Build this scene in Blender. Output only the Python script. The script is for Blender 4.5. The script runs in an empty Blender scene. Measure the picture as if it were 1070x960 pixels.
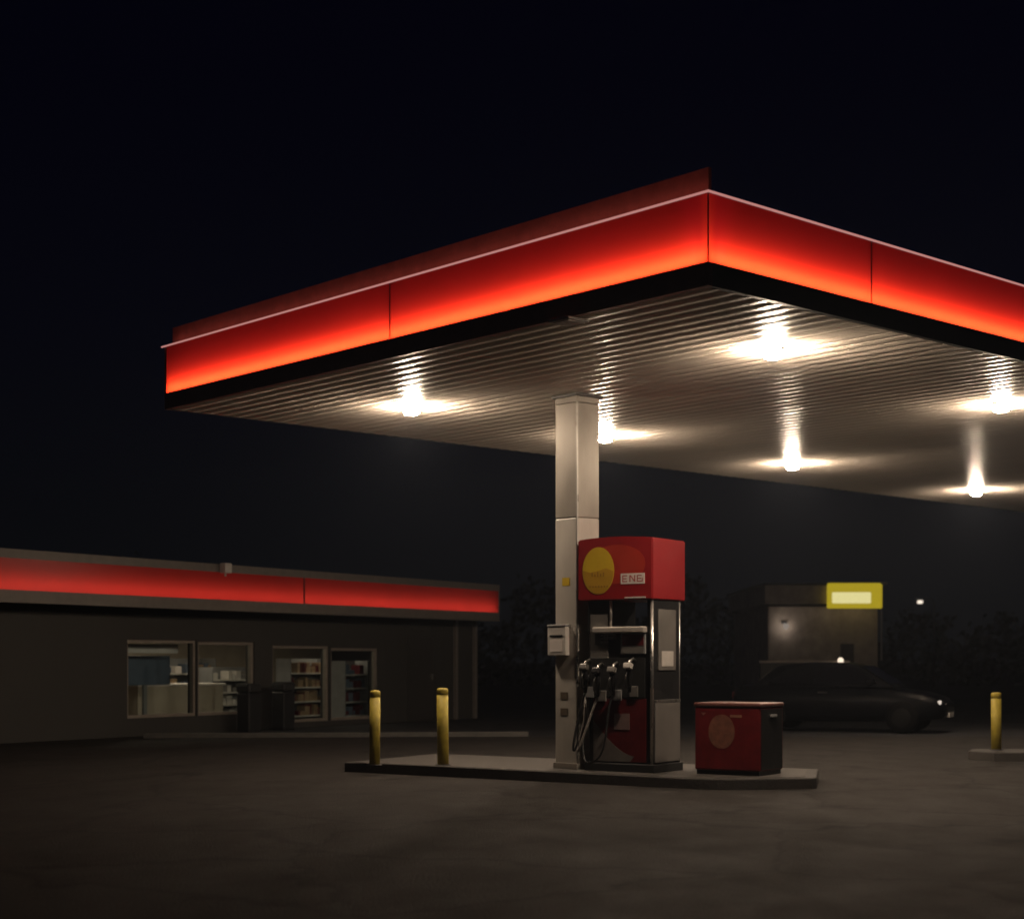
import bpy, bmesh, math, random
from mathutils import Vector, Matrix
random.seed(7)
sc = bpy.context.scene
COL = sc.collection
R = math.radians
# ------------------------------------------------------------------ camera
F, CX, CY, HY, H = 1669.0, 535.0, 480.0, 691.0, 1.45
cd = bpy.data.cameras.new('camera'); cam = bpy.data.objects.new('camera', cd); COL.objects.link(cam)
cam.location = (0, 0, H); cam.rotation_euler = (R(90), 0, 0)
cd.sensor_width = 36; cd.lens = 36*F/1070; cd.shift_y = (HY-CY)/1070.0
cd.dof.use_dof = True; cd.dof.focus_distance = 18; cd.dof.aperture_fstop = 1.4
cd.clip_start = .1; cd.clip_end = 3000
sc.camera = cam
sc.view_settings.view_transform = 'Standard'; sc.view_settings.look = 'None'
sc.view_settings.exposure = 0; sc.view_settings.gamma = 1
sc.render.engine = 'CYCLES'
sc.cycles.use_denoising = True
sc.cycles.max_bounces = 8; sc.cycles.diffuse_bounces = 4; sc.cycles.glossy_bounces = 4
sc.cycles.transmission_bounces = 6; sc.cycles.sample_clamp_indirect = 6
sc.cycles.caustics_reflective = False; sc.cycles.caustics_refractive = False
sc.cycles.filter_width = 1.6

def at(px, py, z=0.0):
    """point measured in the photograph, lying on the level z"""
    d = F*(z-H)/(HY-py)
    return Vector(((px-CX)/F*d, d, z))

# ------------------------------------------------------------------ helpers
def link(o, parent=None):
    COL.objects.link(o)
    if parent is not None: o.parent = parent
    return o
def tag(o, label=None, cat=None, group=None, kind=None):
    if label: o['label'] = label
    if cat: o['category'] = cat
    if group: o['group'] = group
    if kind: o['kind'] = kind
    return o
def empty(name, loc, rz=0):
    o = bpy.data.objects.new(name, None); o.location = loc; o.rotation_euler = (0, 0, rz)
    o.empty_display_size = .2
    return link(o)
def copy_tree(o, parent=None):
    c = o.copy(); COL.objects.link(c)
    if parent is not None: c.parent = parent
    for ch in list(o.children): copy_tree(ch, c)
    return c

class MB:
    def __init__(s): s.bm = bmesh.new()
    def box(s, x0, x1, y0, y1, z0, z1, bev=0, rot=None, seg=2):
        r = bmesh.ops.create_cube(s.bm, size=1)
        vs = r['verts']
        for v in vs:
            v.co = Vector(((x0+x1)/2+v.co.x*(x1-x0), (y0+y1)/2+v.co.y*(y1-y0), (z0+z1)/2+v.co.z*(z1-z0)))
        if rot is not None:
            c = Vector(((x0+x1)/2, (y0+y1)/2, (z0+z1)/2))
            for v in vs: v.co = c + rot @ (v.co-c)
        if bev:
            es = {e for v in vs for e in v.link_edges}
            bmesh.ops.bevel(s.bm, geom=list(es), offset=bev, segments=seg, affect='EDGES', profile=.5)
        return s
    def prism(s, pts, z0, z1, bev=0):
        b = [s.bm.verts.new((p[0], p[1], z0)) for p in pts]; t = [s.bm.verts.new((p[0], p[1], z1)) for p in pts]
        n = len(pts); fs = [s.bm.faces.new(b[::-1]), s.bm.faces.new(t)]
        for i in range(n): fs.append(s.bm.faces.new((b[i], b[(i+1) % n], t[(i+1) % n], t[i])))
        if bev:
            es = [e for e in fs[1].edges]
            bmesh.ops.bevel(s.bm, geom=es, offset=bev, segments=3, affect='EDGES', profile=.5)
        return s
    def plate(s, pts, y0, y1):
        """outline given in (x,z), thickness along y"""
        a = [s.bm.verts.new((p[0], y0, p[1])) for p in pts]; b = [s.bm.verts.new((p[0], y1, p[1])) for p in pts]
        n = len(pts); s.bm.faces.new(a); s.bm.faces.new(b[::-1])
        for i in range(n): s.bm.faces.new((a[i], b[i], b[(i+1) % n], a[(i+1) % n]))
        return s
    def tube(s, path, r, seg=10, cap=True):
        P = [Vector(p) for p in path]; n = len(P)
        rr = r if isinstance(r, (list, tuple)) else [r]*n
        rings = []; up = None
        for i, p in enumerate(P):
            t = (P[min(i+1, n-1)]-P[max(i-1, 0)]).normalized()
            if up is None:
                up = Vector((0, 0, 1)) if abs(t.z) < .9 else Vector((1, 0, 0))
            a = (up - t*up.dot(t)).normalized(); b = t.cross(a); up = a
            rings.append([s.bm.verts.new(p + rr[i]*(math.cos(k*2*math.pi/seg)*a + math.sin(k*2*math.pi/seg)*b)) for k in range(seg)])
        for i in range(n-1):
            for k in range(seg):
                f = s.bm.faces.new((rings[i][k], rings[i][(k+1) % seg], rings[i+1][(k+1) % seg], rings[i+1][k])); f.smooth = True
        if cap:
            s.bm.faces.new(rings[0][::-1]); s.bm.faces.new(rings[-1])
        return s
    def lathe(s, prof, seg=24, c=(0, 0, 0), axis='z'):
        rings = []
        for r, z in prof:
            ring = []
            for k in range(seg):
                a = k*2*math.pi/seg
                if axis == 'z': p = (c[0]+r*math.cos(a), c[1]+r*math.sin(a), c[2]+z)
                elif axis == 'y': p = (c[0]+r*math.cos(a), c[1]+z, c[2]+r*math.sin(a))
                else: p = (c[0]+z, c[1]+r*math.cos(a), c[2]+r*math.sin(a))
                ring.append(s.bm.verts.new(p))
            rings.append(ring)
        for i in range(len(rings)-1):
            for k in range(seg):
                f = s.bm.faces.new((rings[i][k], rings[i][(k+1) % seg], rings[i+1][(k+1) % seg], rings[i+1][k])); f.smooth = True
        s.bm.faces.new(rings[0][::-1]); s.bm.faces.new(rings[-1])
        return s
    def build(s, name, m, parent=None, smooth=False):
        bmesh.ops.remove_doubles(s.bm, verts=s.bm.verts, dist=1e-5)
        bmesh.ops.recalc_face_normals(s.bm, faces=s.bm.faces)
        me = bpy.data.meshes.new(name); s.bm.to_mesh(me); s.bm.free()
        me.materials.append(m)
        if smooth:
            for p in me.polygons: p.use_smooth = True
        return link(bpy.data.objects.new(name, me), parent)

# ------------------------------------------------------------------ materials
def mat(name, col, rough=.5, metal=0, noise=.15, nscale=6, bump=0, bscale=40, coat=0, emit=None, estr=0, spec=.5, stretch=(1, 1, 1), rvar=.1):
    m = bpy.data.materials.new(name); m.use_nodes = True; nt = m.node_tree; N = nt.nodes; L = nt.links
    b = N['Principled BSDF']
    b.inputs['Roughness'].default_value = rough; b.inputs['Metallic'].default_value = metal
    b.inputs['Coat Weight'].default_value = coat; b.inputs['Specular IOR Level'].default_value = spec
    tc = N.new('ShaderNodeTexCoord'); mp = N.new('ShaderNodeMapping'); mp.inputs['Scale'].default_value = stretch
    L.new(tc.outputs['Object'], mp.inputs['Vector'])
    nz = N.new('ShaderNodeTexNoise'); nz.inputs['Scale'].default_value = nscale; nz.inputs['Detail'].default_value = 7; nz.inputs['Roughness'].default_value = .65
    L.new(mp.outputs['Vector'], nz.inputs['Vector'])
    r = N.new('ShaderNodeMapRange'); r.inputs['From Min'].default_value = .3; r.inputs['From Max'].default_value = .7
    r.inputs['To Min'].default_value = 1-noise; r.inputs['To Max'].default_value = 1+noise*.6
    L.new(nz.outputs['Fac'], r.inputs['Value'])
    mx = N.new('ShaderNodeVectorMath'); mx.operation = 'SCALE'; mx.inputs[0].default_value = col
    L.new(r.outputs['Result'], mx.inputs['Scale']); L.new(mx.outputs['Vector'], b.inputs['Base Color'])
    r2 = N.new('ShaderNodeMapRange'); r2.inputs['From Min'].default_value = .3; r2.inputs['From Max'].default_value = .7
    r2.inputs['To Min'].default_value = max(.03, rough-rvar); r2.inputs['To Max'].default_value = min(1, rough+rvar)
    L.new(nz.outputs['Fac'], r2.inputs['Value']); L.new(r2.outputs['Result'], b.inputs['Roughness'])
    if bump:
        n2 = N.new('ShaderNodeTexNoise'); n2.inputs['Scale'].default_value = bscale; n2.inputs['Detail'].default_value = 5
        L.new(mp.outputs['Vector'], n2.inputs['Vector'])
        bp = N.new('ShaderNodeBump'); bp.inputs['Strength'].default_value = bump; bp.inputs['Distance'].default_value = .02
        L.new(n2.outputs['Fac'], bp.inputs['Height']); L.new(bp.outputs['Normal'], b.inputs['Normal'])
    if emit:
        b.inputs['Emission Color'].default_value = (*emit, 1); b.inputs['Emission Strength'].default_value = estr
    return m
def glass(name, col=(.9, .95, .95), rough=.02):
    m = bpy.data.materials.new(name); m.use_nodes = True; nt = m.node_tree; N = nt.nodes; L = nt.links
    N.remove(N['Principled BSDF']); out = N['Material Output']
    tr = N.new('ShaderNodeBsdfTransparent'); tr.inputs['Color'].default_value = (*col, 1)
    gl = N.new('ShaderNodeBsdfGlossy'); gl.inputs['Roughness'].default_value = rough
    fr = N.new('ShaderNodeLayerWeight'); fr.inputs['Blend'].default_value = .12
    mx = N.new('ShaderNodeMixShader'); L.new(fr.outputs['Fresnel'], mx.inputs[0]); L.new(tr.outputs[0], mx.inputs[1]); L.new(gl.outputs[0], mx.inputs[2])
    L.new(mx.outputs[0], out.inputs['Surface'])
    return m
def acrylic(name, col):
    m = bpy.data.materials.new(name); m.use_nodes = True; nt = m.node_tree; N = nt.nodes; L = nt.links
    N.remove(N['Principled BSDF']); out = N['Material Output']
    tr = N.new('ShaderNodeBsdfTranslucent')
    gl = N.new('ShaderNodeBsdfGlossy'); gl.inputs['Roughness'].default_value = .25; gl.inputs['Color'].default_value = (.5, .5, .5, 1)
    tc = N.new('ShaderNodeTexCoord'); nz = N.new('ShaderNodeTexNoise'); nz.inputs['Scale'].default_value = .8; nz.inputs['Detail'].default_value = 6
    L.new(tc.outputs['Object'], nz.inputs['Vector'])
    r = N.new('ShaderNodeMapRange'); r.inputs['To Min'].default_value = .8; r.inputs['To Max'].default_value = 1.1
    L.new(nz.outputs['Fac'], r.inputs['Value'])
    sc_ = N.new('ShaderNodeVectorMath'); sc_.operation = 'SCALE'; sc_.inputs[0].default_value = col
    L.new(r.outputs['Result'], sc_.inputs['Scale']); L.new(sc_.outputs['Vector'], tr.inputs['Color'])
    mx = N.new('ShaderNodeMixShader'); mx.inputs[0].default_value = .03
    L.new(tr.outputs[0], mx.inputs[1]); L.new(gl.outputs[0], mx.inputs[2]); L.new(mx.outputs[0], out.inputs['Surface'])
    return m
def emis(name, col, s):
    m = bpy.data.materials.new(name); m.use_nodes = True; nt = m.node_tree; N = nt.nodes
    N.remove(N['Principled BSDF']); e = N.new('ShaderNodeEmission'); e.inputs['Color'].default_value = (*col, 1); e.inputs['Strength'].default_value = s
    nt.links.new(e.outputs[0], N['Material Output'].inputs['Surface'])
    return m

WARM = (1, .76, .56)
def ground_mat(name, col, dark, rough, joints=0):
    m = bpy.data.materials.new(name); m.use_nodes = True; nt = m.node_tree; N = nt.nodes; L = nt.links
    b = N['Principled BSDF']; tc = N.new('ShaderNodeTexCoord')
    def noise(scale, detail, st=(1, 1, 1)):
        mp = N.new('ShaderNodeMapping'); mp.inputs['Scale'].default_value = st; mp.inputs['Rotation'].default_value = (0, 0, R(-20))
        L.new(tc.outputs['Object'], mp.inputs['Vector'])
        n = N.new('ShaderNodeTexNoise'); n.inputs['Scale'].default_value = scale; n.inputs['Detail'].default_value = detail; n.inputs['Roughness'].default_value = .6
        L.new(mp.outputs['Vector'], n.inputs['Vector']); return n
    big = noise(.35, 7); mid = noise(1.5, 8, (1.2, .7, 1)); fine = noise(45, 6)
    cr = N.new('ShaderNodeMapRange'); cr.inputs['From Min'].default_value = .35; cr.inputs['From Max'].default_value = .65; L.new(big.outputs['Fac'], cr.inputs['Value'])
    mx = N.new('ShaderNodeMix'); mx.data_type = 'RGBA'; mx.inputs['A'].default_value = (*dark, 1); mx.inputs['B'].default_value = (*col, 1)
    L.new(cr.outputs['Result'], mx.inputs['Factor'])
    st = N.new('ShaderNodeMapRange'); st.inputs['From Min'].default_value = .56; st.inputs['From Max'].default_value = .68; st.inputs['To Min'].default_value = 1; st.inputs['To Max'].default_value = .9
    L.new(mid.outputs['Fac'], st.inputs['Value'])
    fr = N.new('ShaderNodeMapRange'); fr.inputs['From Min'].default_value = .3; fr.inputs['From Max'].default_value = .7; fr.inputs['To Min'].default_value = .55; fr.inputs['To Max'].default_value = 1.45; L.new(fine.outputs['Fac'], fr.inputs['Value'])
    mu = N.new('ShaderNodeMath'); mu.operation = 'MULTIPLY'; L.new(st.outputs['Result'], mu.inputs[0]); L.new(fr.outputs['Result'], mu.inputs[1])
    vm = N.new('ShaderNodeVectorMath'); vm.operation = 'SCALE'; L.new(mx.outputs['Result'], vm.inputs[0]); L.new(mu.outputs[0], vm.inputs['Scale'])
    vo = N.new('ShaderNodeTexVoronoi'); vo.feature = 'DISTANCE_TO_EDGE'; vo.inputs['Scale'].default_value = .32
    wv = N.new('ShaderNodeVectorMath'); wv.operation = 'MULTIPLY_ADD'; wv.inputs[1].default_value = (1.2, 1.2, 0)
    L.new(mid.outputs['Color'], wv.inputs[0]); L.new(tc.outputs['Object'], wv.inputs[2]); L.new(wv.outputs['Vector'], vo.inputs['Vector'])
    ck = N.new('ShaderNodeMapRange'); ck.inputs['From Max'].default_value = .018; ck.inputs['To Min'].default_value = .45; L.new(vo.outputs['Distance'], ck.inputs['Value'])
    oil = noise(.9, 3); ol = N.new('ShaderNodeMapRange'); ol.inputs['From Min'].default_value = .62; ol.inputs['From Max'].default_value = .70; ol.inputs['To Min'].default_value = 1; ol.inputs['To Max'].default_value = .5
    L.new(oil.outputs['Fac'], ol.inputs['Value'])
    m2 = N.new('ShaderNodeMath'); m2.operation = 'MULTIPLY'; L.new(ck.outputs['Result'], m2.inputs[0]); L.new(ol.outputs['Result'], m2.inputs[1])
    v2 = N.new('ShaderNodeVectorMath'); v2.operation = 'SCALE'; L.new(vm.outputs['Vector'], v2.inputs[0]); L.new(m2.outputs[0], v2.inputs['Scale'])
    L.new(v2.outputs['Vector'], b.inputs['Base Color'])
    rr = N.new('ShaderNodeMapRange'); rr.inputs['From Min'].default_value = .35; rr.inputs['From Max'].default_value = .65
    rr.inputs['To Min'].default_value = rough-.05; rr.inputs['To Max'].default_value = rough+.07; L.new(mid.outputs['Fac'], rr.inputs['Value'])
    L.new(rr.outputs['Result'], b.inputs['Roughness'])
    b.inputs['Specular IOR Level'].default_value = .16
    bp = N.new('ShaderNodeBump'); bp.inputs['Strength'].default_value = .8; bp.inputs['Distance'].default_value = .02
    L.new(fine.outputs['Fac'], bp.inputs['Height']); L.new(bp.outputs['Normal'], b.inputs['Normal'])
    return m

M = {}
M['forecourt'] = ground_mat('worn_forecourt_concrete', (.026, .023, .0208), (.0215, .0188, .0168), .85)
M['asphalt'] = ground_mat('dark_asphalt', (.03, .03, .032), (.018, .018, .02), .8)
M['kerb'] = mat('kerb_concrete', (.045, .040, .036), .8, noise=.35, nscale=5, bump=.4)
M['island'] = mat('island_concrete', (.055, .049, .043), .8, noise=.35, nscale=3, bump=.3)
M['soffit'] = mat('beige_ceiling_plank', (.84, .76, .67), .36, noise=.06, nscale=1.2, bump=.10, bscale=3, stretch=(.3, 2, 1), spec=.14, rvar=.05)
M['trim_red'] = mat('maroon_trim', (.34, .11, .09), .45, noise=.25)
M['parapet_red'] = mat('parapet_maroon', (.42, .12, .09), .6, noise=.25)
M['trim_dark'] = mat('charcoal_trim', (.05, .05, .052), .5, noise=.25)
M['white_inner'] = mat('lightbox_grey', (.16, .16, .16), .8, noise=.02)
M['acrylic'] = acrylic('red_acrylic', (.9, .038, .022))
M['strip'] = emis('pink_led_edge', (1, .42, .38), .5)
M['roof'] = mat('roof_felt', (.03, .03, .03), .9)
M['column'] = mat('column_cladding', (.46, .43, .385), .45, noise=.18, nscale=2.5, metal=.0, stretch=(1, 1, .3))
M['column_hi'] = mat('column_metal', (.34, .31, .27), .35, noise=.2, nscale=2, metal=.3, stretch=(1, 1, .3))
M['white_plastic'] = mat('dirty_white_plastic', (.55, .52, .48), .45, noise=.15)
M['grey_plastic'] = mat('grey_plastic', (.25, .25, .25), .45, noise=.15)
M['lens'] = emis('lamp_glass', (1, .77, .56), 850)
M['lens_low'] = emis('lower_lamp_glass', (1, .79, .59), 1250)
M['housing'] = mat('lamp_housing', (.5, .47, .43), .4)
M['red'] = mat('red_enamel', (.27, .008, .011), .4, noise=.10, nscale=1.5, coat=.15)
M['red_or'] = mat('orange_red_print', (.38, .028, .014), .4, noise=.1, coat=.3)
M['red_dk'] = mat('dark_red_panel', (.10, .006, .008), .4, noise=.3, coat=.2)
M['yellow'] = mat('yellow_print', (.62, .42, .02), .4, noise=.08)
M['yellow_dk'] = mat('ochre_print', (.50, .28, .02), .4, noise=.08)
M['white'] = mat('white_print', (.72, .66, .62), .5, noise=.08)
M['black'] = mat('black_plastic', (.012, .012, .013), .4, noise=.3)
M['black_dull'] = mat('black_rubber', (.012, .012, .012), .6, noise=.3)
M['steel'] = mat('brushed_steel', (.55, .53, .5), .3, metal=.9, noise=.15, stretch=(1, 1, .2))
M['panel'] = mat('grey_enamel_panel', (.16, .15, .138), .4, noise=.2, nscale=3)
M['hose'] = mat('black_hose', (.02, .02, .02), .4)
M['hose_pale'] = mat('grey_hose', (.22, .20, .18), .5)
M['bollard'] = mat('yellow_bollard_paint', (.40, .31, .035), .6, noise=.25, nscale=9, bump=.1)
M['store_wall'] = mat('dark_cladding', (.030, .028, .025), .7, noise=.25, stretch=(1, 1, .2))
M['store_frame'] = mat('window_metal', (.06, .055, .05), .4, metal=.4)
M['store_fascia'] = mat('store_fascia_grey', (.16, .14, .125), .5, noise=.2)
M['room'] = mat('room_plaster', (.5, .43, .34), .8, noise=.15, nscale=2)
M['room_floor'] = mat('room_tiles', (.25, .22, .19), .4, noise=.2)
M['glass'] = glass('shop_glass')
M['wood'] = mat('pale_wood', (.35, .24, .14), .5, noise=.3, stretch=(1, .1, 1))
M['card'] = mat('cardboard', (.32, .22, .13), .8)
M['blueish'] = mat('blue_grey_packaging', (.10, .13, .18), .5)
M['brick'] = mat('far_render', (.36, .31, .27), .8, noise=.35, nscale=2)
M['sign_yel'] = emis('yellow_sign_face', (.90, .68, .03), .42)
M['sign_bar'] = emis('white_sign_tube', (1, .90, .40), .75)
M['car'] = mat('black_car_paint', (.002, .0022, .003), .4, coat=0, noise=.1, spec=.05)
M['rim'] = mat('dark_rim', (.004, .004, .004), .6, spec=.1)
M['tyre'] = mat('tyre_rubber', (.003, .003, .003), .8, spec=.05)
M['car_glass'] = mat('tinted_glass', (.004, .004, .005), .06, noise=.05, rvar=.02)
M['chrome'] = mat('chrome', (.7, .7, .7), .12, metal=1, rvar=.04)
M['headlamp'] = emis('headlamp_glint', (1, .86, .72), .7)  # headlight is unlit: its reflected glint is put in as emission
M['lamp_dim'] = emis('small_warm_lamp', (1, .82, .62), 1.2)
M['tail'] = mat('tail_lamp', (.05, .004, .004), .3)

# ------------------------------------------------------------------ world: night sky with a trace of town glow
w = bpy.data.worlds.new('World'); sc.world = w; w.use_nodes = True
nt = w.node_tree; N = nt.nodes; L = nt.links; bg = N['Background']
tc = N.new('ShaderNodeTexCoord'); sp = N.new('ShaderNodeSeparateXYZ'); L.new(tc.outputs['Generated'], sp.inputs[0])
cr = N.new('ShaderNodeValToRGB'); L.new(sp.outputs['Z'], cr.inputs['Fac'])
e = cr.color_ramp.elements; e[0].position = 0; e[0].color = (.0026, .0028, .0033, 1); e[1].position = .34; e[1].color = (.0007, .0007, .0030, 1)
k = cr.color_ramp.elements.new(.10); k.color = (.0018, .0021, .0033, 1)
k = cr.color_ramp.elements.new(.20); k.color = (.0012, .0014, .0036, 1)
L.new(cr.outputs['Color'], bg.inputs['Color']); bg.inputs['Strength'].default_value = 1

# ------------------------------------------------------------------ ground
g = MB(); g.prism([(-1500, -1500), (1500, -1500), (1500, 1500), (-1500, 1500)], -1.0, -.004)
tag(g.build('ground', M['asphalt']), kind='structure')
g = MB(); g.prism([(-45, -12), (60, -12), (60, 31.2), (-45, 30.6)], -.5, 0)
tag(g.build('forecourt', M['forecourt']), kind='structure')
IZ = .13
# pump island
A = at(360, 806, 0); B = at(740, 825, 0); C = at(853, 824, 0)
C2 = Vector((3.78, 19.7, 0)); AB = (B-A).normalized()
D2 = C2 - AB*5.9
pts = [A, A+AB*.3, B-AB*.12, B+Vector((.10, -.01, 0)), C-Vector((.05, 0, 0)), C+Vector((.02, .09, 0)), C2, D2]
isl = MB().prism([(p.x, p.y) for p in pts], -.05, IZ-.004, bev=.02)
tag(isl.build('kerb', M['kerb']), kind='structure')
cen = sum((Vector((p.x, p.y, 0)) for p in pts), Vector())/len(pts)
def inset(p, k):
    q = Vector((p.x, p.y, 0)); d = (cen-q); return q + d.normalized()*k
isl = MB().prism([(inset(p, .14).x, inset(p, .14).y) for p in pts], IZ-.05, IZ)
tag(isl.build('pavement', M['island']), kind='structure')
# right-hand island
E0 = at(1012, 784, IZ); Rt = MB().prism([(E0.x, E0.y), (E0.x+.25, E0.y-.45), (E0.x+6, E0.y-.75), (E0.x+6, E0.y+.5), (E0.x+.2, E0.y+.55)], -.05, IZ, bev=.02)
tag(Rt.build('kerb', M['kerb']), kind='structure')
# low kerb at the far side of the forecourt, before the shop
q0 = at(150, 771, .0); q1 = at(552, 769, .0)
kb = MB().prism([(q0.x, q0.y), (q1.x, q1.y), (q1.x, q1.y+.18), (q0.x, q0.y+.18)], -.05, .09, bev=.015)
tag(kb.build('kerb', mat('pale_kerb', (.08, .075, .068), .8, noise=.3)), kind='structure')

# ------------------------------------------------------------------ canopy
SZ = 4.76                                  # soffit level
NC = at(740, 298, SZ); LC = at(172, 431, SZ)
ANG = math.atan2(-.7405, .672)
rotc = Matrix.Rotation(ANG, 3, 'Z'); XL = rotc @ Vector((1, 0, 0)); YL = rotc @ Vector((0, 1, 0))
kq = (172-CX)/F; LU = (NC.x-kq*NC.y)/(XL.x-kq*XL.y); LV = 25.0
can = empty('station_canopy', (NC.x, NC.y, 0), ANG)
tag(can, 'flat forecourt canopy with glowing red fascia and beige plank ceiling over the fuel pump', 'canopy')
sf = bmesh.new(); P = .22; n = int(LV/P); prof = []
for i in range(n):
    y = .06+i*(LV-.12)/n; p = (LV-.12)/n
    prof += [(y+.002, SZ+.022), (y+.008, SZ+.004)] + [(y+.008+(p-.016)*t, SZ+.008-.010*math.sin(math.pi*t)) for t in (.17, .34, .5, .66, .83)] + [(y+p-.008, SZ+.004), (y+p-.002, SZ+.022)]
r0 = [sf.verts.new((-.06, a, b)) for a, b in prof]; r1 = [sf.verts.new((-LU+.06, a, b)) for a, b in prof]
for i in range(len(prof)-1):
    f = sf.faces.new((r0[i], r0[i+1], r1[i+1], r1[i]))
s_ = MB(); s_.bm.free(); s_.bm = sf; s_.build('ceiling', M['soffit'], can)
TZ = H+(HY-273)/F*NC.y                      # top of the dark trim
PZ = H+(HY-201)/F*NC.y                      # top of the lit panels
QZ = H+(HY-170)/F*NC.y                      # top of parapet
# lower trim: four separate boards, butted
MB().box(-LU, -.0, 0, .06, SZ, TZ).build('trim_board', M['trim_red'], can)
MB().box(-.06, 0, .0602, LV, SZ, TZ).build('trim_board', M['trim_dark'], can)
MB().box(-LU, -LU+.06, .0602, LV, SZ, TZ).build('trim_board', M['trim_dark'], can)
MB().box(-LU+.0602, -.0602, LV-.06, LV, SZ, TZ).build('trim_board', M['trim_dark'], can)
# light box: floor, top, back
DB = .30
lb = MB()
lb.box(-LU+.005, -.305, .305, .32, TZ+.003, PZ-.003); lb.box(-.32, -.305, .3202, LV-.01, TZ+.003, PZ-.003)
lb.box(-LU+.001, -.061, .061, .3, TZ-.02, TZ+.002); lb.box(-.3, -.0615, .3005, LV-.01, TZ-.02, TZ+.002)
lb.box(-LU+.001, -.001, .002, .32, PZ, PZ+.015); lb.box(-.32, -.0015, .3205, LV-.01, PZ, PZ+.015)
lb.build('light_box', M['white_inner'], can)
MB().box(-LU+.02, -LU+.04, .003, .3, TZ+.003, PZ-.003).build('light_box_end', M['white_inner'], can)
# acrylic panels (4 mm sheets), seams where the photo shows them
def seam_x(px):      # along the left fascia
    k = (px-CX)/F; u = (NC.x-k*NC.y)/(XL.x-k*XL.y); return -u
def seam_y(px):
    k = (px-CX)/F; return (k*NC.y-NC.x)/(YL.x-k*YL.y)
sx = seam_x(407); sy = seam_y(911)
def sheet(a, b, name='fascia_panel'):
    bm = bmesh.new(); v = [bm.verts.new(p) for p in ((a[0], a[1], TZ+.001), (b[0], b[1], TZ+.001), (b[0], b[1], PZ-.001), (a[0], a[1], PZ-.001))]
    bm.faces.new(v); me = bpy.data.meshes.new(name); bm.to_mesh(me); bm.free(); me.materials.append(M['acrylic'])
    return link(bpy.data.objects.new(name, me), can)
xs = [-LU+.03, sx, -.008]
for a, b in zip(xs[:-1], xs[1:]): sheet((a+.004, .004), (b-.004, .004))
ys = [.008, sy] + [sy+5.2*i for i in range(1, 4) if sy+5.2*i < LV-1] + [LV-.02]
for a, b in zip(ys[:-1], ys[1:]): sheet((-.004, a+.004), (-.004, b-.004))
for x in xs[1:-1]: MB().box(x-.006, x+.006, .003, .02, TZ+.001, PZ-.002).build('panel_joint', M['red_dk'], can)
for y in ys[1:-1]: MB().box(-.02, -.003, y-.006, y+.006, TZ+.001, PZ-.002).build('panel_joint', M['red_dk'], can)
MB().box(-.010, 0, 0, .010, TZ+.001, PZ-.002).build('corner_post', mat('corner_maroon', (.40, .03, .03), .4), can)
MB().box(-LU, -LU+.02, 0, .3, TZ+.001, PZ-.002).build('end_cap', M['trim_red'], can)
# plain panels on the two hidden sides
MB().box(-LU, -LU+.03, .3005, LV, TZ+.001, PZ-.002).build('fascia_panel', M['red_dk'], can)
MB().box(-LU+.0305, -.33, LV-.03, LV, TZ+.001, PZ-.002).build('fascia_panel', M['red_dk'], can)
# bright edge strip
MB().box(-LU-.06, .0, -.02, 0, PZ+.001, PZ+.016).build('light_strip', M['strip'], can)
MB().box(.0005, .02, -.02, LV, PZ+.001, PZ+.016).build('light_strip', M['strip'], can)
# parapet: one board along the near side, dark one along the other
MB().box(-LU, -.10, .12, .16, PZ+.016, QZ+.01).build('parapet', M['parapet_red'], can)
MB().box(-LU, -.33, .0705, LV-.035, PZ+.02, PZ+.05).build('roof', M['roof'], can)
# tubes of the light box: two real strip lamps lying behind the panels
def strip_lamp(name, loc, length, along, energy, tilt, colr=(1, 1, .34)):
    ld = bpy.data.lights.new(name, 'AREA'); ld.shape = 'RECTANGLE'; ld.size = length; ld.size_y = .03; ld.energy = energy; ld.color = colr
    o = link(bpy.data.objects.new(name, ld), can); o.location = loc
    # the lamp looks outwards and upwards
    if along == 'x': d = Vector((0, -math.cos(tilt), math.sin(tilt))); xa = Vector((1, 0, 0))
    else: d = Vector((math.cos(tilt), 0, math.sin(tilt))); xa = Vector((0, 1, 0))
    z = -d; y = z.cross(xa); o.matrix_basis = Matrix.Translation(loc) @ Matrix((xa, y, z)).transposed().to_4x4()
    return o
PW = 3.3
strip_lamp('strip_lamp', Vector((-LU/2, .095, TZ+.045)), LU-.10, 'x', PW*LU, R(4))
strip_lamp('strip_lamp', Vector((-LU/2, .23, TZ+.05)), LU-.10, 'x', .75*LU, R(35), (1, .22, .95))
strip_lamp('strip_lamp', Vector((-.23, LV/2, TZ+.05)), LV-.14, 'y', .75*LV, R(35), (1, .22, .95))
ld = bpy.data.lights.new('ledge_lamp', 'AREA'); ld.shape = 'RECTANGLE'; ld.size = LU-.1; ld.size_y = .012; ld.energy = .22*LU; ld.color = (1, .38, .32)
o = link(bpy.data.objects.new('ledge_lamp', ld), can); o.matrix_basis = Matrix.Translation((-LU/2, .012, PZ+.030)) @ Matrix.Rotation(R(180-25), 4, 'X')
strip_lamp('strip_lamp', Vector((-.095, LV/2, TZ+.045)), LV-.14, 'y', PW*LV, R(4))

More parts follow.
